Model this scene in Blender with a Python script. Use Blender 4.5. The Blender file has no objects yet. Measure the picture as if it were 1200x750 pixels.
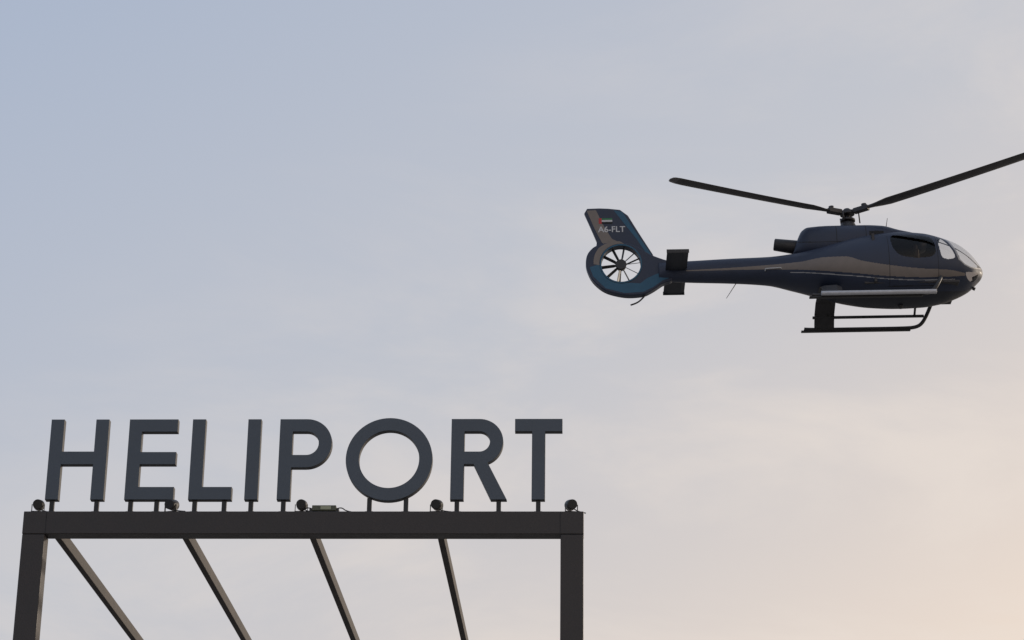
import bpy, bmesh, math
from math import sin, cos, pi, radians, sqrt
from mathutils import Vector, Matrix
scene = bpy.context.scene
scene.view_settings.view_transform = 'Standard'
scene.view_settings.look = 'None'
scene.view_settings.exposure = 0
COL = scene.collection

# ------------------------------------------------------------ materials
def principled(name, base, rough=0.5, metal=0.0, coat=0.0, var=0.0, vscale=6.0, bump=0.0, bscale=40.0, rvar=0.0):
    m = bpy.data.materials.new(name); m.use_nodes = True
    nt = m.node_tree; b = nt.nodes['Principled BSDF']
    b.inputs['Base Color'].default_value = (*base, 1)
    b.inputs['Roughness'].default_value = rough
    b.inputs['Metallic'].default_value = metal
    b.inputs['Coat Weight'].default_value = coat
    b.inputs['Coat Roughness'].default_value = 0.2
    tc = nt.nodes.new('ShaderNodeTexCoord')
    if var > 0 or rvar > 0:
        n = nt.nodes.new('ShaderNodeTexNoise'); n.inputs['Scale'].default_value = vscale
        n.inputs['Detail'].default_value = 7; n.inputs['Roughness'].default_value = 0.62
        nt.links.new(tc.outputs['Object'], n.inputs['Vector'])
        mr = nt.nodes.new('ShaderNodeMapRange')
        mr.inputs[1].default_value = 0.3; mr.inputs[2].default_value = 0.7
        mr.inputs[3].default_value = 1 - var; mr.inputs[4].default_value = 1 + var
        nt.links.new(n.outputs['Fac'], mr.inputs[0])
        mx = nt.nodes.new('ShaderNodeVectorMath'); mx.operation = 'SCALE'
        mx.inputs[0].default_value = base
        nt.links.new(mr.outputs[0], mx.inputs['Scale'])
        nt.links.new(mx.outputs[0], b.inputs['Base Color'])
        if rvar > 0:
            m2 = nt.nodes.new('ShaderNodeMapRange')
            m2.inputs[1].default_value = 0.3; m2.inputs[2].default_value = 0.7
            m2.inputs[3].default_value = rough - rvar; m2.inputs[4].default_value = rough + rvar
            nt.links.new(n.outputs['Fac'], m2.inputs[0])
            nt.links.new(m2.outputs[0], b.inputs['Roughness'])
    if bump > 0:
        n = nt.nodes.new('ShaderNodeTexNoise'); n.inputs['Scale'].default_value = bscale
        n.inputs['Detail'].default_value = 4
        nt.links.new(tc.outputs['Object'], n.inputs['Vector'])
        bp = nt.nodes.new('ShaderNodeBump'); bp.inputs['Strength'].default_value = bump
        bp.inputs['Distance'].default_value = 0.01
        nt.links.new(n.outputs['Fac'], bp.inputs['Height'])
        nt.links.new(bp.outputs[0], b.inputs['Normal'])
    return m

M_STEEL = principled('bronze_painted_steel', (0.034, 0.027, 0.025), 0.5, 0.0, 0, 0.25, 5, 0.15, 60, 0.08)
M_RAFT = principled('rafter_wood_finish', (0.036, 0.026, 0.021), 0.65, 0, 0, 0.5, 9, 0.2, 40)
M_LFACE = principled('letter_face_slate', (0.066, 0.082, 0.104), 0.45, 0, 0, 0.08, 3, 0.05, 60, 0.06)
M_LSIDE = principled('letter_return_metal', (0.040, 0.040, 0.044), 0.5, 0.2, 0, 0.15, 8)
M_BLACK = principled('black_housing', (0.016, 0.015, 0.015), 0.5, 0, 0, 0.2, 20)
M_BOX = principled('transformer_casing', (0.085, 0.09, 0.06), 0.6, 0, 0, 0.3, 25)
M_LABEL = principled('label', (0.35, 0.36, 0.25), 0.6)
M_CABLE = principled('cable_rubber', (0.02, 0.02, 0.02), 0.6)
M_NAVY = principled('hazed_navy_paint', (0.022, 0.031, 0.060), 0.55, 0.0, 0.05, 0.12, 2.5, 0.0, 1, 0.06)  # lighter, more matte base so the paint itself carries distance haze
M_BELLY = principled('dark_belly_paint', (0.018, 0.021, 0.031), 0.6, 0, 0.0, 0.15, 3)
M_TAN = principled('champagne_paint', (0.195, 0.163, 0.143), 0.5, 0.0, 0.0, 0.08, 4)
M_LINE = principled('silver_pinstripe', (0.36, 0.36, 0.37), 0.4, 0.1)
M_TEAL = principled('teal_paint', (0.014, 0.090, 0.160), 0.5, 0.0, 0.05, 0.1, 3)
M_SEAM = principled('panel_seam', (0.005, 0.005, 0.007), 0.7)
M_DARK = principled('hazed_dark_metal', (0.032, 0.030, 0.032), 0.5, 0.1, 0, 0.2, 8)  # base colour raised to imitate haze over the helicopter's dark parts
M_BLADE = principled('rotor_blade_composite', (0.075, 0.070, 0.070), 0.6, 0, 0, 0.15, 3)
M_BTIP = principled('blade_tip_paint', (0.16, 0.15, 0.15), 0.5)
M_ALU = principled('brushed_aluminium', (0.5, 0.5, 0.52), 0.38, 0.1, 0, 0.1, 10)
M_SEAT = principled('seat_leather', (0.10, 0.075, 0.06), 0.6, 0, 0, 0.2, 12)
M_INT = principled('cabin_trim', (0.05, 0.045, 0.045), 0.7, 0, 0, 0.2, 8)
M_WHITE = principled('white_marking', (0.55, 0.55, 0.56), 0.5)
M_RED = principled('red_marking', (0.45, 0.03, 0.03), 0.5)
M_GREEN = principled('green_marking', (0.02, 0.16, 0.06), 0.5)

def glass(name, tint, gloss):
    m = bpy.data.materials.new(name); m.use_nodes = True
    nt = m.node_tree; nt.nodes.clear()
    o = nt.nodes.new('ShaderNodeOutputMaterial'); mx = nt.nodes.new('ShaderNodeMixShader')
    t = nt.nodes.new('ShaderNodeBsdfTransparent'); t.inputs[0].default_value = (*tint, 1)
    g = nt.nodes.new('ShaderNodeBsdfGlossy'); g.inputs['Roughness'].default_value = 0.08
    lw = nt.nodes.new('ShaderNodeLayerWeight'); lw.inputs[0].default_value = 0.5
    pw = nt.nodes.new('ShaderNodeMath'); pw.operation = 'POWER'; pw.inputs[1].default_value = 4.0
    ad = nt.nodes.new('ShaderNodeMath'); ad.operation = 'MULTIPLY_ADD'
    ad.inputs[1].default_value = 0.6; ad.inputs[2].default_value = gloss
    nt.links.new(lw.outputs['Facing'], pw.inputs[0]); nt.links.new(pw.outputs[0], ad.inputs[0])
    nt.links.new(ad.outputs[0], mx.inputs[0])
    nt.links.new(t.outputs[0], mx.inputs[1]); nt.links.new(g.outputs[0], mx.inputs[2])
    nt.links.new(mx.outputs[0], o.inputs[0])
    return m
M_GLASS = glass('tinted_door_glass', (0.34, 0.30, 0.27), 0.03)
M_WIND = glass('windshield_glass', (0.84, 0.84, 0.84), 0.03)

# ------------------------------------------------------------ helpers
def link(o, parent=None):
    COL.objects.link(o)
    if parent: o.parent = parent
    return o
def empty(name, loc=(0, 0, 0), rot=(0, 0, 0)):
    e = bpy.data.objects.new(name, None); e.empty_display_size = 0.3
    e.location = loc; e.rotation_euler = rot
    return link(e)
def meshobj(name, verts, faces, mats, parent=None, midx=None, smooth=False):
    me = bpy.data.meshes.new(name); me.from_pydata([tuple(v) for v in verts], [], faces)
    for m in (mats if isinstance(mats, list) else [mats]): me.materials.append(m)
    if midx: me.polygons.foreach_set('material_index', midx)
    if smooth: me.polygons.foreach_set('use_smooth', [True] * len(me.polygons))
    me.update()
    return link(bpy.data.objects.new(name, me), parent)
def box(name, lo, hi, mat, parent=None, bevel=0.0, rot=None, loc=None):
    bm = bmesh.new(); bmesh.ops.create_cube(bm, size=1)
    c = [(lo[i] + hi[i]) / 2 for i in range(3)]; s = [hi[i] - lo[i] for i in range(3)]
    for v in bm.verts:
        v.co = Vector([v.co[i] * s[i] + c[i] for i in range(3)])
    if bevel > 0:
        bmesh.ops.bevel(bm, geom=bm.edges[:], offset=bevel, segments=2, affect='EDGES', profile=0.5)
    me = bpy.data.meshes.new(name); bm.to_mesh(me); bm.free(); me.materials.append(mat)
    o = link(bpy.data.objects.new(name, me), parent)
    if rot: o.rotation_euler = rot
    if loc: o.location = loc
    return o
def cyl(name, p0, p1, r0, mat, parent=None, r1=None, seg=24, bevel=0.0):
    p0 = Vector(p0); p1 = Vector(p1); d = p1 - p0
    bm = bmesh.new()
    bmesh.ops.create_cone(bm, cap_ends=True, segments=seg, radius1=r0, radius2=(r0 if r1 is None else r1), depth=d.length)
    if bevel > 0:
        es = [e for e in bm.edges if any(len(f.verts) > 4 for f in e.link_faces)]
        bmesh.ops.bevel(bm, geom=es, offset=bevel, segments=2, affect='EDGES', profile=0.5)
    mt = Matrix.Translation((p0 + p1) / 2) @ d.to_track_quat('Z', 'Y').to_matrix().to_4x4()
    bm.transform(mt)
    for f in bm.faces: f.smooth = len(f.verts) <= 4
    me = bpy.data.meshes.new(name); bm.to_mesh(me); bm.free(); me.materials.append(mat)
    return link(bpy.data.objects.new(name, me), parent)
def curve_to_mesh(cu, name, mats, parent=None, smooth=False):
    tmp = bpy.data.objects.new('tmp', cu); COL.objects.link(tmp)
    dg = bpy.context.evaluated_depsgraph_get(); dg.update()
    me = bpy.data.meshes.new_from_object(tmp.evaluated_get(dg))
    bpy.data.objects.remove(tmp); me.name = name
    me.materials.clear()
    for m in mats: me.materials.append(m)
    for p in me.polygons:
        p.material_index = 0; p.use_smooth = smooth
    return link(bpy.data.objects.new(name, me), parent)
def tube(name, pts, r, mat, parent=None, smoothpts=True):
    cu = bpy.data.curves.new(name, 'CURVE'); cu.dimensions = '3D'
    cu.bevel_depth = r; cu.bevel_resolution = 4; cu.use_fill_caps = True
    if smoothpts:
        sp = cu.splines.new('NURBS'); sp.points.add(len(pts) - 1)
        for i, p in enumerate(pts): sp.points[i].co = (*p, 1)
        sp.use_endpoint_u = True; sp.order_u = 3; sp.resolution_u = 10
    else:
        sp = cu.splines.new('POLY'); sp.points.add(len(pts) - 1)
        for i, p in enumerate(pts): sp.points[i].co = (*p, 1)
    return curve_to_mesh(cu, name, [mat], parent, True)
def plate(name, loops, half, bev, mats, parent=None, xz=True, yoff=0.0):
    """loops of (x,z) extruded along y, centred on yoff"""
    cu = bpy.data.curves.new(name, 'CURVE'); cu.dimensions = '2D'; cu.fill_mode = 'BOTH'
    cu.extrude = half - bev; cu.bevel_depth = bev; cu.bevel_resolution = 2
    cu.offset = -bev
    for lp in loops:
        sp = cu.splines.new('POLY'); sp.points.add(len(lp) - 1)
        for i, p in enumerate(lp): sp.points[i].co = (p[0], p[1], 0, 1)
        sp.use_cyclic_u = True
    o = curve_to_mesh(cu, name, mats, parent)
    o.data.transform(Matrix.Translation((0, yoff, 0)) @ Matrix.Rotation(pi / 2, 4, 'X'))
    o.data.update()
    return o
def arc(cx, cz, r, a0, a1, n):
    return [(cx + r * cos(radians(a0 + (a1 - a0) * i / n)), cz + r * sin(radians(a0 + (a1 - a0) * i / n))) for i in range(n + 1)]
def chaikin(p, it=2):
    for _ in range(it):
        q = []
        for i in range(len(p)):
            a = p[i]; b = p[(i + 1) % len(p)]
            q.append((a[0] * .78 + b[0] * .22, a[1] * .78 + b[1] * .22))
            q.append((a[0] * .22 + b[0] * .78, a[1] * .22 + b[1] * .78))
        p = q
    return p

# ------------------------------------------------------------ ground
gm = principled('sandy_concrete', (0.20, 0.19, 0.175), 0.85, 0, 0, 0.2, 0.3, 0.4, 12)
ground = meshobj('ground', [(-3000, -3000, 0), (3000, -3000, 0), (3000, 3000, 0), (-3000, 3000, 0)], [(0, 1, 2, 3)], gm)

# ------------------------------------------------------------ pergola
ANG = radians(-2.34)
PLOC = (-4.246, 20.0, 0)
H = 7.832; BH = 0.205; W = 0.20; D = 0.16; L = 4.891; BACK = 6.4
pg = empty('pergola', PLOC, (0, 0, ANG))
box('front_beam', (0, 0, H - BH), (L, D, H), M_STEEL, pg, 0.006)
box('post_front_left', (0.002, 0.003, 0), (W, D - 0.003, H - BH - 0.002), M_STEEL, pg, 0.006)
box('post_front_right', (L - W, 0.003, 0), (L - 0.002, D - 0.003, H - BH - 0.002), M_STEEL, pg, 0.006)
box('rear_beam', (0, BACK, H - BH), (L, BACK + D, H), M_STEEL, pg, 0.006)
box('post_rear_left', (0.002, BACK + .003, 0), (W, BACK + D - .003, H - BH - .002), M_STEEL, pg, 0.006)
box('post_rear_right', (L - W, BACK + .003, 0), (L - .002, BACK + D - .003, H - BH - .002), M_STEEL, pg, 0.006)
for i, u in enumerate((0.26, 1.39, 2.515, 3.64, 4.77)):
    box('rafter_%d' % (i + 1), (u - 0.028, D + 0.002, H - 0.175), (u + 0.028, BACK - 0.002, H - 0.07), M_RAFT, pg, 0.004)
    box('rafter_hanger_%d' % (i + 1), (u - 0.04, D + 0.001, H - 0.185), (u + 0.04, D + 0.05, H - 0.06), M_STEEL, pg, 0.003)
for i, u in enumerate((0.1, L - 0.1)):
    box('base_plate_%d' % (i + 1), (u - .2, -.1, .004), (u + .2, D + .1, .03), M_STEEL, pg, 0.004)
# cap joints
for i, u in enumerate((W + .001, L - W - .005)):
    box('joint_%d' % (i + 1), (u, -0.0015, H - BH + .006), (u + .004, 0.004, H - .006), M_SEAM, pg)

# ------------------------------------------------------------ sign letters
sg = empty('heliport_sign', (PLOC[0], PLOC[1], H), (0, 0, ANG))
S = 0.117; HT = 0.745; Z0 = 0.118; LY = 0.075
def rect(x0, z0, x1, z1): return [(x0, z0), (x1, z0), (x1, z1), (x0, z1)]
T = HT
letters = {}
w = .517
letters['letter_h'] = (0.165, [[(0, 0), (S, 0), (S, .325), (w - S, .325), (w - S, 0), (w, 0), (w, T), (w - S, T), (w - S, .445), (S, .445), (S, T), (0, T)]])
w = .433
letters['letter_e'] = (0.865, [[(0, 0), (w, 0), (w, S), (S, S), (S, .325), (w, .325), (w, .44), (S, .44), (S, T - S), (w, T - S), (w, T), (0, T)]])
w = .38
letters['letter_l'] = (1.428, [[(0, 0), (w, 0), (w, S), (S, S), (S, T), (0, T)]])
letters['letter_i'] = (1.922, [rect(0, 0, S, T)])
w = .466; rb = .225; cb = T - rb
letters['letter_p'] = (2.207, [[(0, 0), (S, 0), (S, T - 2 * rb)] + arc(w - rb, cb, rb, -90, 90, 28) + [(0, T)],
                               [(S, T - 2 * rb + S)] + arc(w - rb, cb, rb - S, -90, 90, 20) + [(S, T - S)]])
ro = .382
letters['letter_o'] = (2.80, [arc(ro, T / 2, ro, 0, 360 - 5, 71), arc(ro, T / 2, ro - S, 0, 360 - 5, 71)])
w = .458; rb = .21; cb = T - rb
letters['letter_r'] = (3.726, [[(0, 0), (S, 0), (S, T - 2 * rb), (.20, T - 2 * rb), (.355, 0), (.495, 0), (.325, T - 2 * rb + .012)] + arc(w - rb, cb, rb, -68, 90, 26) + [(0, T)],
                               [(S, T - 2 * rb + S)] + arc(w - rb, cb, rb - S, -90, 90, 20) + [(S, T - S)]])
w = .418
letters['letter_t'] = (4.286, [[(w / 2 - S / 2, 0), (w / 2 + S / 2, 0), (w / 2 + S / 2, T - S), (w, T - S), (w, T), (0, T), (0, T - S), (w / 2 - S / 2, T - S)]])
for nm, (u, loops) in letters.items():
    lp = [[(x + u, z + Z0) for x, z in l] for l in loops]
    o = plate(nm, lp, 0.036, 0.003, [M_LFACE, M_LSIDE], sg, yoff=LY)
    for p in o.data.polygons:
        p.material_index = 0 if p.normal.y < -0.9 else 1
for i, u in enumerate((0.225, .62, .92, 1.15, 1.485, 1.745, 1.98, 2.265, 3.02, 3.34, 3.785, 4.15, 4.495)):
    box('standoff_%d' % (i + 1), (u - .02, LY - .015, .004), (u + .02, LY + .015, Z0 + .02), M_BLACK, sg)
    box('foot_%d' % (i + 1), (u - .035, LY - .03, .001), (u + .035, LY + .03, .014), M_BLACK, sg)

# ------------------------------------------------------------ spotlights
def to_world(u, v, z):
    return (PLOC[0] + u * cos(ANG) - v * sin(ANG), PLOC[1] + u * sin(ANG) + v * cos(ANG), z)
for i, u in enumerate((0.115, 1.285, 2.43, 3.61, 4.785)):
    e = empty('spotlight' if i == 0 else 'spotlight.%03d' % i, to_world(u, 0.03, H), (0, 0, ANG + (0.12, -.2, .05, -.1, .2)[i]))
    cyl('lamp_head', (0, -0.05, .058), (0, 0.075, .085), 0.043, M_BLACK, e, 0.05, 28, 0.004)
    cyl('lamp_lens', (0, 0.0755, .0855), (0, 0.079, .0862), 0.04, M_ALU, e)
    box('yoke_left', (-.056, -.008, .008), (-.051, .012, .07), M_BLACK, e)
    box('yoke_right', (.051, -.008, .008), (.056, .012, .07), M_BLACK, e)
    box('yoke_base', (-.058, -.012, .001), (.058, .016, .008), M_BLACK, e)
    tube('cable', [(0, -.04, .03), (.03, -.03, .012), (.08, .0, .006), (.13, .02, .006)], .005, M_CABLE, e)
jb = empty('power_supply_box', to_world(2.63, .035, H), (0, 0, ANG))
box('casing', (-.105, -.02, .012), (.105, .05, .06), M_BOX, jb, .004)
box('nameplate', (-.03, -.0225, .022), (.06, -.0195, .052), M_LABEL, jb)
for s in (-1, 1):
    box('bracket_%d' % (s + 2), (s * .115 - .014, -.01, .001), (s * .115 + .014, .045, .03), M_BLACK, jb)
    tube('lead_%d' % (s + 2), [(s * .105, .01, .035), (s * .15, .0, .05), (s * .19, .01, .012), (s * .27, .02, .006)], .005, M_CABLE, jb)

# ------------------------------------------------------------ helicopter
K = 44.5; SE, CE = 0.3875, 0.922
heli = empty('helicopter', (8.84, 57.81, 26.33), (0, radians(-1.1), radians(-1.7)))
def hermite(xs, ys, x):
    n = len(xs)
    if x <= xs[0]: return ys[0]
    if x >= xs[-1]: return ys[-1]
    i = max(k for k in range(n - 1) if xs[k] <= x)
    def d(k):
        if k == 0: return (ys[1] - ys[0]) / (xs[1] - xs[0])
        if k == n - 1: return (ys[-1] - ys[-2]) / (xs[-1] - xs[-2])
        a = (ys[k] - ys[k - 1]) / (xs[k] - xs[k - 1]); b = (ys[k + 1] - ys[k]) / (xs[k + 1] - xs[k])
        return 0 if a * b <= 0 else 2 * a * b / (a + b)
    h = xs[i + 1] - xs[i]; t = (x - xs[i]) / h
    return ((2 * t**3 - 3 * t * t + 1) * ys[i] + (t**3 - 2 * t * t + t) * h * d(i) + (-2 * t**3 + 3 * t * t) * ys[i + 1] + (t**3 - t * t) * h * d(i + 1))
def loft(name, st, nexp, dx, nseg, mats, matfn, parent, endcap=True):
    """st rows: x, top, bottom, half width (1/K m blueprint units, half width in m)"""
    xs = [s[0] for s in st]
    X = []; x = xs[0]
    while x < xs[-1] - 1e-6:
        X.append(x); x += min(dx if x > -110 else dx * 2.2, max(0.12, (xs[-1] - x) * 0.25))
    X.append(xs[-1])
    # circumference parameter: arc-length-uniform samples of the superellipse
    raw = []
    M = 4000
    for j in range(M + 1):
        th = 2 * pi * j / M; c, s_ = cos(th), sin(th)
        raw.append((math.copysign(abs(c)**(2 / nexp), c), math.copysign(abs(s_)**(2 / nexp), s_)))
    cum = [0]
    for j in range(M): cum.append(cum[-1] + math.hypot(raw[j + 1][0] - raw[j][0], raw[j + 1][1] - raw[j][1]))
    cs = []; q = 0
    for j in range(nseg):
        tgt = cum[-1] * j / nseg
        while cum[q + 1] < tgt: q += 1
        f = (tgt - cum[q]) / max(1e-9, cum[q + 1] - cum[q])
        cs.append((raw[q][0] + (raw[q + 1][0] - raw[q][0]) * f, raw[q][1] + (raw[q + 1][1] - raw[q][1]) * f))
    verts = []; faces = []; mi = []
    for x in X:
        t = hermite(xs, [s[1] for s in st], x); b_ = hermite(xs, [s[2] for s in st], x); a = hermite(xs, [s[3] for s in st], x)
        Hh = abs(t - b_) / 2 / K
        a = min(a, Hh / SE * 0.9)
        b = sqrt(max(1e-6, Hh * Hh - (a * SE)**2)) / CE
        zc = (t + b_) / 2 / K / CE
        for (c, s_) in cs: verts.append((x / K, a * c, zc + b * s_))
    for i in range(len(X) - 1):
        if matfn: matfn.begin((X[i] + X[i + 1]) / 2)
        for j in range(nseg):
            f = (i * nseg + j, i * nseg + (j + 1) % nseg, (i + 1) * nseg + (j + 1) % nseg, (i + 1) * nseg + j)
            faces.append(f)
            if matfn:
                v0 = verts[f[0]]; v2 = verts[f[2]]
                mi.append(matfn((v0[0] + v2[0]) / 2, (v0[1] + v2[1]) / 2, (v0[2] + v2[2]) / 2))
            else: mi.append(0)
    faces.append(tuple(range(nseg))[::-1]); mi.append(0)
    faces.append(tuple(range((len(X) - 1) * nseg, len(X) * nseg))); mi.append(0)
    o = meshobj(name, verts, faces, mats, parent, mi, True)
    bm = bmesh.new(); bm.from_mesh(o.data); bmesh.ops.recalc_face_normals(bm, faces=bm.faces); bm.to_mesh(o.data); bm.free()
    return o
def inpoly(p, poly):
    x, y = p; r = False; n = len(poly)
    for i in range(n):
        x1, y1 = poly[i]; x2, y2 = poly[(i + 1) % n]
        if (y1 > y) != (y2 > y) and x < (x2 - x1) * (y - y1) / (y2 - y1) + x1: r = not r
    return r
def dseg(p, pl):
    best = 1e9
    for i in range(len(pl) - 1):
        ax, ay = pl[i]; bx, by = pl[i + 1]
        dx, dy = bx - ax, by - ay
        t = max(0, min(1, ((p[0] - ax) * dx + (p[1] - ay) * dy) / (dx * dx + dy * dy)))
        best = min(best, math.hypot(p[0] - ax - t * dx, p[1] - ay - t * dy))
    return best
# livery drawing, blueprint units (x forward of mast, y up from boom axis)
DOORW = chaikin([(45, 37), (52, 40), (92, 38), (97, 28), (96, 14), (75, 12), (55, 15), (47, 24)], 2)
FDOOR = chaikin([(100, 37), (108, 32), (116, 22), (120, 12), (112, 10), (103, 12), (101, 26)], 2)
PILL = [(104, 38), (113, 32), (120, 21), (124, 10)]
SILL = [(124, 10), (130, 4), (138, 0), (146, -1), (156, -2)]
SILX = [p[0] for p in SILL]; SILY = [p[1] for p in SILL]; PILY = [p[1] for p in PILL][::-1]; PILX = [p[0] for p in PILL][::-1]
CHIN = chaikin([(130, -5), (138, -5), (149, -6), (147, -13), (141, -18), (134, -14)], 2)
BX = [-190, -120, -60, -30, -8, 12, 40, 80, 110, 130]
BT = [2.5, 5.5, 10, 15, 15.5, 10, 5, 0, -2, -6]
BB = [1.5, 2.0, 1, -1, -3, -5, -8, -10, -10, -9]
class BodyMat:
    def begin(self, U):
        self.t = hermite(BX, BT, U); self.b = hermite(BX, BB, U)
        self.sill = hermite(SILX, SILY, U)
    def __call__(self, x, y, z):
        U = x * K; ay = abs(y); V = (z * CE + ay * SE) * K
        side = ay > 0.42
        if U > 40 and V > -24:
            if side and V < 42:
                if inpoly((U, V), DOORW): return 3
                if inpoly((U, V), FDOOR): return 4
            if U > 100:
                dp_ = dseg((U, V), PILL) if ay > .2 else 9
                if side and dp_ < 1.0: return 2
                if U > 124 and dseg((U, V), SILL) < .65: return 2
                # windshield and eyebrow glass, split by a centre pillar
                front = U > 124 or (V < 38 and U > hermite(PILY, PILX, V)) if side else U > 108 and z > -.1
                if front and V > self.sill and (U > 124 or z > 0):
                    return 4 if ay > .022 else 0
                if ay > .04 and inpoly((U, V), CHIN): return 3
            if side and V > -20 and V < 38 and (abs(U - 42.3) < .45 or abs(U - 98.7) < .4): return 6
            if side and U < 100 and abs(V + 20) < .4: return 6
        if -190 < U < 130 and ay > 0.05 and z > -0.75:
            t, b = self.t, self.b
            if b < V < t: return 1
            if U > -70 and b - 3.8 < V < b - 2.8 and U < 118: return 2
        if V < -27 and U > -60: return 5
        return 0
FUS = [(-222, 12, -10, .19), (-187, 13, -12, .24), (-135, 15, -14, .32), (-95, 16, -17, .42), (-65, 19, -24, .6), (-35, 25, -32, .82),
       (-5, 33, -40, .94), (25, 39, -44.5, .99), (55, 42, -46, 1.0), (85, 40, -45, .98), (108, 34, -41.5, .92), (125, 27, -36, .82),
       (139, 17, -29, .62), (149, 6, -20, .36), (153.5, 0, -15, .2), (155.5, -4, -11, .1), (156.3, -7, -8, .02)]
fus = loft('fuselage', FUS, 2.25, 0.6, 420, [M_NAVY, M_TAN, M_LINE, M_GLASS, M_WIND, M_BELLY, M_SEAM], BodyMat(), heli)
class CowlMat:
    def begin(self, U): pass
    def __call__(self, x, y, z):
        U = x * K; V = (z * CE + abs(y) * SE) * K
        if abs(U + 14) < .4 or abs(U - 20) < .4: return 1
        if abs(y) > .2 and 24 < U < 38 and 37 < V < 45: return 1
        if abs(y) > .2 and abs(V - 33) < .4: return 1
        return 0
COW = [(-64, 20, 14, .22), (-58, 36, 12, .34), (-53, 45, 11, .42), (-46, 49, 10, .48), (-20, 50.5, 8, .54), (20, 50.5, 8, .56), (40, 49.5, 8, .55),
       (60, 44.5, 10, .5), (80, 40, 14, .4), (92, 34, 20, .2)]
loft('engine_cowling', COW, 2.7, 0.8, 200, [M_NAVY, M_SEAM], CowlMat(), heli)
# exhaust
def P(u, v, y=0.0):  # blueprint centre-plane point
    return (u / K, y, v / K / CE)
cyl('exhaust_pipe', P(-58, 27), P(-85, 31), .19, M_DARK, heli, .16, 32, .01)
cyl('exhaust_bore', P(-85.05, 31), P(-85.4, 31.05), .135, M_SEAM, heli)
# cabin interior
box('cabin_floor', (0.3, -.78, -.72), (2.75, .78, -.66), M_INT, heli, .01)
box('rear_bulkhead', (0.55, -.86, -.7), (.62, .86, .66), M_INT, heli, .01)
for i, y in enumerate((-.5, 0, .5)):
    box('rear_seat_base_%d' % i, (.75, y - .21, -.5), (1.2, y + .21, -.32), M_SEAT, heli, .04)
    box('rear_seat_back_%d' % i, (.68, y - .21, -.3), (.82, y + .21, .4), M_SEAT, heli, .05)
for i, y in enumerate((-.48, .48)):
    box('front_seat_base_%d' % i, (1.75, y - .22, -.5), (2.2, y + .22, -.34), M_SEAT, heli, .04)
    box('front_seat_back_%d' % i, (1.66, y - .22, -.32), (1.78, y + .22, .3), M_SEAT, heli, .05)
    box('front_headrest_%d' % i, (1.67, y - .11, .32), (1.76, y + .11, .46), M_SEAT, heli, .03)
box('instrument_console', (2.62, -.3, -.55), (2.9, .3, -.12), M_INT, heli, .05)
box('centre_pedestal', (2.2, -.12, -.66), (2.62, .12, -.35), M_INT, heli, .03)
# nose details
cyl('nose_light', P(143, -24), P(146, -25.5), .04, M_DARK, heli, .045)
cyl('roof_antenna', P(47, 46), P(50, 60), .012, M_DARK, heli, .006, 8)
cyl('belly_antenna', P(-132, -14), P(-144, -31), .012, M_DARK, heli, .006, 8)
for s in (-1, 1):
    tube('grab_handle_%d' % (s + 2), [(-2.22, s * .40, -.16), (-2.22, s * .45, -.13), (-2.2, s * .46, -.12), (-1.83, s * .50, -.12), (-1.80, s * .49, -.13), (-1.80, s * .44, -.16)], .014, M_WHITE, heli, False)
    box('engine_intake_%d' % (s + 2), (.62, s * .545 - .02, .74), (.92, s * .545 + .02, .86), M_SEAM, heli, .015)

# landing gear
SL = 1.2
sk_v = ((-29 / K) - SL * SE) / CE
for s in (-1, 1):
    zs = sk_v
    tube('skid_tube_%d' % (s + 2), [(-1.12, s * SL, zs + .02), (-1.05, s * SL, zs), (0.5, s * SL, zs), (1.55, s * SL, zs), (1.85, s * SL, zs + .02),
                                    (2.02, s * SL * .99, zs + .12), (2.16, s * SL * .97, zs + .36), (2.26, s * .98, zs + .58), (2.3, s * .5, zs + .66), (2.3, 0, zs + .68)], .05, M_DARK, heli)
    box('skid_shoe_%d' % (s + 2), (-1.2, s * SL - .05, zs - .075), (1.7, s * SL + .05, zs - .03), M_BLACK, heli, .01)
    # rear cross tube with broad fairing
    vs = []; fs = []
    prof = [(.26, 0), (.12, .045), (-.16, .03), (-.27, 0), (-.16, -.03), (.12, -.045)]
    path = [(0.0, zs + .52), (.55, zs + .50), (.95, zs + .34), (1.14, zs + .12), (SL, zs)]
    for (yy, zz) in path:
        for (a, b) in prof: vs.append((-.58 + a, s * (yy + b * .7), zz + b))
    for i in range(len(path) - 1):
        for j in range(6): fs.append((i * 6 + j, i * 6 + (j + 1) % 6, (i + 1) * 6 + (j + 1) % 6, (i + 1) * 6 + j))
    fs += [tuple(range(6)), tuple(range(24, 30))]
    meshobj('rear_strut_fairing_%d' % (s + 2), vs, fs, M_DARK, heli)
    # port boarding step; starboard tube is light-coloured to imitate the lit near skid
    mat = M_ALU if s < 0 else M_DARK
    yl, zz = (1.31, -1.195) if s < 0 else (1.0, -.95)
    cyl('step_and_lit_skid_tube_%d' % (s + 2), (-.9, s * yl, zz), (2.05, s * yl, zz), .06 if s < 0 else .04, mat, heli, None, 20, .01)
    for xx in (-.5, 1.8):
        cyl('side_tube_bracket_%d' % (s + 2), (xx, s * yl, zz), (xx, s * (1.2 if s < 0 else .62), zz + (0 if s < 0 else .25)), .03, M_DARK, heli)
cyl('belly_light', (1.3, 0, -1.12), (1.3, 0, -1.0), .06, M_DARK, heli)

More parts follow.
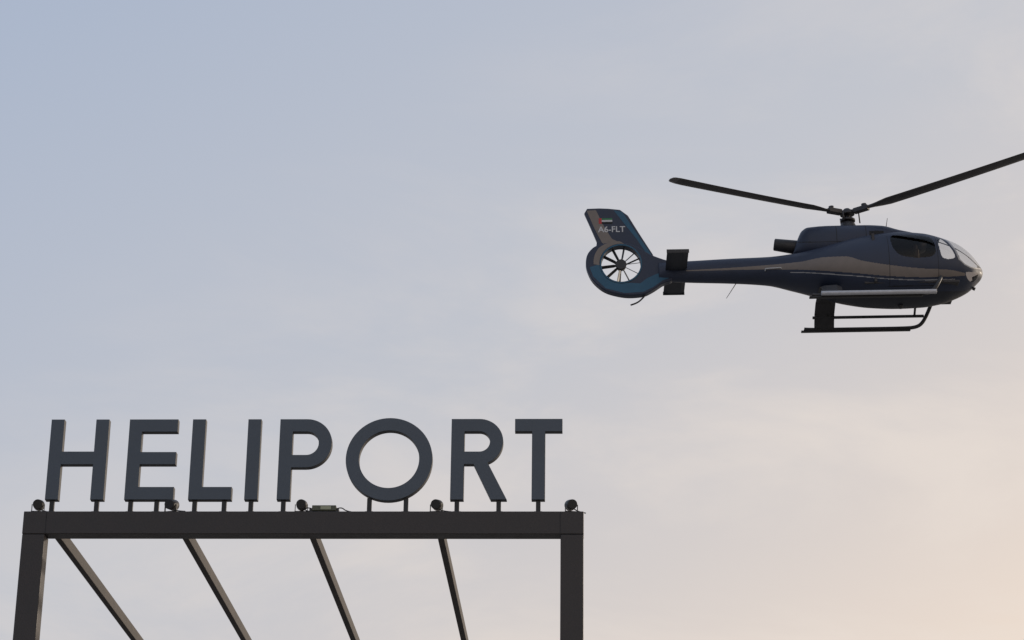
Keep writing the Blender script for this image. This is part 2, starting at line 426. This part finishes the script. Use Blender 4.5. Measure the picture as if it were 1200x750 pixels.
# tail: fenestron shroud + fin
def Z(lst): return [(x / K, y / K / CE) for x, y in lst]
FCX, FCZ, FR = -266 / K, 9.5 / K / CE, 23.3 / K
shroud = chaikin(Z([(-306, 22), (-296, 32), (-275, 36), (-250, 33), (-232, 20), (-212, 12.5), (-205, 12), (-205, -11), (-216, -13), (-228, -21), (-240, -27), (-262, -28), (-286, -22), (-301, -9), (-308, 8)]), 3)
hole = arc(FCX, FCZ, FR, 0, 355, 71)
plate('tail_rotor_shroud', [shroud, hole], .125, .035, [M_NAVY], heli)
fin = chaikin(Z([(-310, 76.5), (-285, 77), (-260, 74), (-243, 45), (-224, 14), (-236, 18), (-244, 29), (-266, 34.5), (-285, 31), (-299, 20), (-304, 22), (-292, 33), (-300, 53)]), 1)
plate('vertical_fin', [fin], .07, .02, [M_NAVY], heli)
ring = arc(FCX, FCZ, FR + .035, 0, 355, 71)
for s in (-1, 1):
    plate('duct_lip_%d' % (s + 2), [ring, arc(FCX, FCZ, FR - .004, 0, 355, 71)], .012, .005, [M_TEAL], heli, yoff=s * .128)
    st = Z([(-305, 74), (-294, 74.5), (-285, 55), (-276, 40), (-268, 36), (-285, 33), (-288, 36), (-296, 52)])
    plate('fin_stripe_%d' % (s + 2), [st], .003, 0, [M_TAN], heli, yoff=s * .071)
    tl = Z([(-273, 74.0), (-263, 72), (-244, 42), (-229, 19), (-235, 20.5), (-246, 38), (-258, 54)])
    plate('fin_leading_stripe_%d' % (s + 2), [tl], .003, 0, [M_TEAL], heli, yoff=s * .071)
    def circ(dr, a0, a1, st_): return [((FCX + (FR + dr) * cos(radians(a))) * K, (FCZ + (FR + dr) * sin(radians(a))) * K * CE) for a in range(a0, a1, st_)]
    tl2 = Z([(-303, 6), (-299, -5), (-285, -19), (-263, -25), (-241, -24), (-229, -18.5), (-218, -11), (-209, -8), (-209, -1), (-224, -3), (-236, -8), (-244, -14)] + circ(.045, -75, -185, -8))
    plate('shroud_lower_stripe_%d' % (s + 2), [tl2], .003, 0, [M_TEAL], heli, yoff=s * .126)
    tn = circ(.05, 80, 186, 8) + \
         [((FCX + (FR + .24 - .001 * abs(a - 140)) * cos(radians(a))) * K, (FCZ + (FR + .18 - .0012 * abs(a - 140)) * sin(radians(a))) * K * CE) for a in range(180, 84, -8)]
    plate('shroud_stripe_%d' % (s + 2), [Z(tn)], .003, 0, [M_TAN], heli, yoff=s * .1265)
    # registration
    tcu = bpy.data.curves.new('registration', 'FONT'); tcu.body = 'A6-FLT'; tcu.size = 0.235; tcu.extrude = .001
    tcu.align_x = 'CENTER'; tcu.offset = .004
    to = curve_to_mesh(tcu, 'registration_%d' % (s + 2), [M_WHITE], heli)
    to.location = (-276 / K, s * .078, 48 / K / CE)
    to.rotation_euler = (pi / 2, 0, 0 if s < 0 else pi)
    fx, fz = -291 / K, 58 / K / CE
    for (a, b, c, d, m) in ((0, 0, .08, .16, M_RED), (.08, .107, .36, .16, M_GREEN), (.08, .053, .36, .107, M_WHITE), (.08, 0, .36, .053, M_SEAM)):
        yy = s * .0765
        box('flag_patch', (fx + a, yy - .002, fz + b), (fx + c, yy + .002, fz + d), m, heli)
# tail rotor
cyl('tail_rotor_hub', (FCX, -.09, FCZ), (FCX, .10, FCZ), .15, M_DARK, heli, .13, 32, .02)
for k in range(10):
    a = radians(k * 36 + 7)
    dr = Vector((cos(a), 0, sin(a))); tg = Vector((-sin(a), 0, cos(a)))
    c = Vector((FCX, -.02, FCZ)); ax = Vector((0, 1, 0)); wv = (tg * .45 + ax * .9).normalized()
    vs = []
    for r, wd in ((.12, .03), (.2, .045), (FR - .012, .05)):
        for q in (-1, 1):
            for t in (-.006, .006):
                vs.append(c + dr * r + wv * wd * q + tg * t)
    fs = []
    for i in (0, 4):
        fs += [(i, i + 1, i + 5, i + 4), (i + 1, i + 3, i + 7, i + 5), (i + 3, i + 2, i + 6, i + 7), (i + 2, i, i + 4, i + 6)]
    fs += [(8, 9, 11, 10), (0, 2, 3, 1)]
    meshobj('tail_blade_%d' % (k + 1), vs, fs, M_DARK, heli)
for k, a in enumerate((25, 145, 265)):
    a = radians(a)
    cyl('stator_arm_%d' % (k + 1), (FCX, .09, FCZ), (FCX + (FR + .01) * cos(a), .09, FCZ + (FR + .01) * sin(a)), .022, M_DARK, heli, None, 10)
tube('tail_bumper', [P(-238, -25), P(-243, -31), P(-250, -35.5), P(-256, -37)], .022, M_DARK, heli)
# horizontal stabiliser
vs = []; fs = []
prof = [(.28, 0), (.18, .035), (-.1, .035), (-.28, 0), (-.1, -.03), (.18, -.03)]
ys = (-1.42, -1.40, 0, 1.40, 1.42)
for y in ys:
    sc = .93 if abs(y) > 1.41 else 1
    for a, b in prof: vs.append((-202 / K + a * sc, y, .0 + b * sc))
for i in range(4):
    for j in range(6): fs.append((i * 6 + j, i * 6 + (j + 1) % 6, (i + 1) * 6 + (j + 1) % 6, (i + 1) * 6 + j))
fs += [tuple(range(6)), tuple(range(24, 30))]
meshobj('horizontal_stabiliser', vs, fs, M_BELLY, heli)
for s in (-1, 1):
    box('stabiliser_tip_%d' % (s + 2), (-202 / K - .29, s * 1.43 - .012, -.05), (-202 / K + .29, s * 1.43 + .012, .05), M_DARK, heli, .005)

# main rotor
HZ = 66.5 / K / CE
mx0 = 3 / K
cyl('mast_fairing', (mx0, 0, 1.15), (mx0, 0, 1.34), .26, M_DARK, heli, .17, 32, .02)
cyl('rotor_mast', (mx0, 0, 1.2), (mx0, 0, HZ + .05), .07, M_DARK, heli)
cyl('swashplate', (mx0, 0, 1.38), (mx0, 0, 1.44), .2, M_DARK, heli, .2, 32, .01)
rot = empty('main_rotor', (mx0, 0, HZ), (0, radians(-3.4), 0)); rot.parent = heli
cyl('rotor_hub', (0, 0, -.05), (0, 0, .06), .2, M_DARK, rot, .17, 32, .015)
cyl('hub_cap', (0, 0, .06), (0, 0, .13), .12, M_DARK, rot, .08, 24, .015)
R = 5.5
for k, al in enumerate((31, 151, 271)):
    a = radians(-al)
    dr = Vector((cos(a), sin(a), 0)); tg = Vector((-sin(a), cos(a), 0))
    rs = [.12, .45, .6, .75, .95, 1.2] + [1.2 + (R - 1.2) * i / 20 for i in range(1, 20)] + [R - .08, R - .02, R]
    vs = []; mi = []
    for r in rs:
        wd = hermite([.12, .45, .6, .75, 1.2, R - .35, R - .08, R - .02, R], [.11, .08, .07, .09, .19, .19, .155, .12, .06], r)
        th = hermite([.12, .6, 1.2, R], [.05, .045, .026, .016], r)
        tw = -radians(hermite([.1, 1.2, R], [6, 7, 2], r))
        lift = .13 * (r / R)**1.6
        wv = tg * cos(tw) + Vector((0, 0, sin(tw)))
        up = Vector((0, 0, cos(tw))) - tg * sin(tw)
        ctr = dr * r + Vector((0, 0, lift)) + tg * (.0 if r < R - .4 else .05 * (r - R + .4))
        for (p, q) in ((-1, 0), (-.7, .8), (-.2, 1), (.4, .6), (1, 0), (.4, -.5), (-.2, -.9), (-.7, -.7)):
            vs.append(ctr + wv * wd * p + up * th * q)
    fs = []
    for i in range(len(rs) - 1):
        for j in range(8):
            fs.append((i * 8 + j, i * 8 + (j + 1) % 8, (i + 1) * 8 + (j + 1) % 8, (i + 1) * 8 + j)); mi.append(1 if rs[i] > R - .3 else 0)
    n = len(rs)
    fs += [tuple(range(8)), tuple(range((n - 1) * 8, n * 8))]; mi += [0, 1]
    o = meshobj('rotor_blade_%d' % (k + 1), vs, fs, [M_BLADE, M_BTIP], rot, mi, True)
    bm = bmesh.new(); bm.from_mesh(o.data); bmesh.ops.recalc_face_normals(bm, faces=bm.faces); bm.to_mesh(o.data); bm.free()
    box('blade_sleeve_%d' % (k + 1), (.2, -.085, -.065), (.62, .085, .07), M_DARK, rot, .02, rot=(0, 0, a))
    pl = dr * .26 + tg * .16
    cyl('pitch_link_%d' % (k + 1), (pl.x, pl.y, -.30), (pl.x, pl.y, -.02), .018, M_DARK, rot, None, 8)
    cyl('damper_%d' % (k + 1), tuple(dr * .5 + Vector((0, 0, .05))), tuple(dr * .5 + Vector((0, 0, .13))), .07, M_DARK, rot)

# ------------------------------------------------------------ sky + sun
EL, AZ = radians(14), radians(58)
wd = bpy.data.worlds.new('World'); scene.world = wd; wd.use_nodes = True
nt = wd.node_tree; nt.nodes.clear()
N = nt.nodes.new; Lk = nt.links.new
out = N('ShaderNodeOutputWorld')
sky = N('ShaderNodeTexSky'); sky.sky_type = 'NISHITA'; sky.sun_disc = False
sky.sun_elevation = EL; sky.sun_rotation = AZ; sky.dust_density = 4; sky.air_density = 1.2
bg1 = N('ShaderNodeBackground'); bg1.inputs[1].default_value = 0.09; Lk(sky.outputs[0], bg1.inputs[0])
tc = N('ShaderNodeTexCoord')
dp = N('ShaderNodeVectorMath'); dp.operation = 'DOT_PRODUCT'; Lk(tc.outputs['Generated'], dp.inputs[0])
dp.inputs[1].default_value = (0.5, 0.0, -0.85)
mr = N('ShaderNodeMapRange'); Lk(dp.outputs['Value'], mr.inputs[0])
mr.inputs[1].default_value = -0.6; mr.inputs[2].default_value = 0.2
rp = N('ShaderNodeValToRGB'); Lk(mr.outputs[0], rp.inputs[0])
els = rp.color_ramp.elements
els[0].position = 0.0; els[0].color = (.40, .475, .615, 1)
els[1].position = 1.0; els[1].color = (1.0, .86, .71, 1)
for pos, c in ((.125, (.445, .51, .64)), (.36, (.575, .59, .645)), (.50, (.71, .655, .635)), (.62, (.88, .745, .645))):
    e = els.new(pos); e.color = (*c, 1)
# thin high cloud
mp = N('ShaderNodeMapping'); mp.inputs['Scale'].default_value = (2.2, 2.2, 6.5); mp.inputs['Rotation'].default_value = (0, radians(12), 0)
Lk(tc.outputs['Generated'], mp.inputs[0])
ns = N('ShaderNodeTexNoise'); ns.inputs['Scale'].default_value = 2.4; ns.inputs['Detail'].default_value = 8; ns.inputs['Roughness'].default_value = .58
ns.inputs['Distortion'].default_value = .4
Lk(mp.outputs[0], ns.inputs['Vector'])
cm = N('ShaderNodeMapRange'); cm.interpolation_type = 'SMOOTHSTEP'; cm.inputs[1].default_value = .42; cm.inputs[2].default_value = .66; cm.inputs[4].default_value = .55
Lk(ns.outputs['Fac'], cm.inputs[0])
mk = N('ShaderNodeMapRange'); mk.inputs[1].default_value = -.42; mk.inputs[2].default_value = -.22; Lk(dp.outputs['Value'], mk.inputs[0])
ml = N('ShaderNodeMath'); ml.operation = 'MULTIPLY'; Lk(cm.outputs[0], ml.inputs[0]); Lk(mk.outputs[0], ml.inputs[1])
mc = N('ShaderNodeMix'); mc.data_type = 'RGBA'; Lk(ml.outputs[0], mc.inputs[0]); Lk(rp.outputs[0], mc.inputs[6])
mc.inputs[7].default_value = (.88, .785, .71, 1)
bg2 = N('ShaderNodeBackground'); bg2.inputs[1].default_value = 1.0; Lk(mc.outputs[2], bg2.inputs[0])
ms = N('ShaderNodeMixShader'); ms.inputs[0].default_value = .9
Lk(bg1.outputs[0], ms.inputs[1]); Lk(bg2.outputs[0], ms.inputs[2]); Lk(ms.outputs[0], out.inputs[0])

sd = Vector((sin(AZ) * cos(EL), cos(AZ) * cos(EL), sin(EL)))
sl = bpy.data.lights.new('sun', 'SUN'); sl.energy = 1.5; sl.angle = radians(2.0); sl.color = (1, .86, .70)
so = bpy.data.objects.new('sun', sl); so.rotation_euler = sd.to_track_quat('Z', 'Y').to_euler(); link(so); so.location = (30, 20, 40)

# ------------------------------------------------------------ camera
cd = bpy.data.cameras.new('camera'); cam = bpy.data.objects.new('camera', cd); link(cam)
cd.sensor_width = 36; cd.lens = 83.85; cd.clip_end = 8000
cam.matrix_world = Matrix.Translation((0, 0, 1.7)) @ Matrix.Rotation(radians(90 + 21.77), 4, 'X') @ Matrix.Rotation(radians(.7), 4, 'Z')
scene.camera = cam
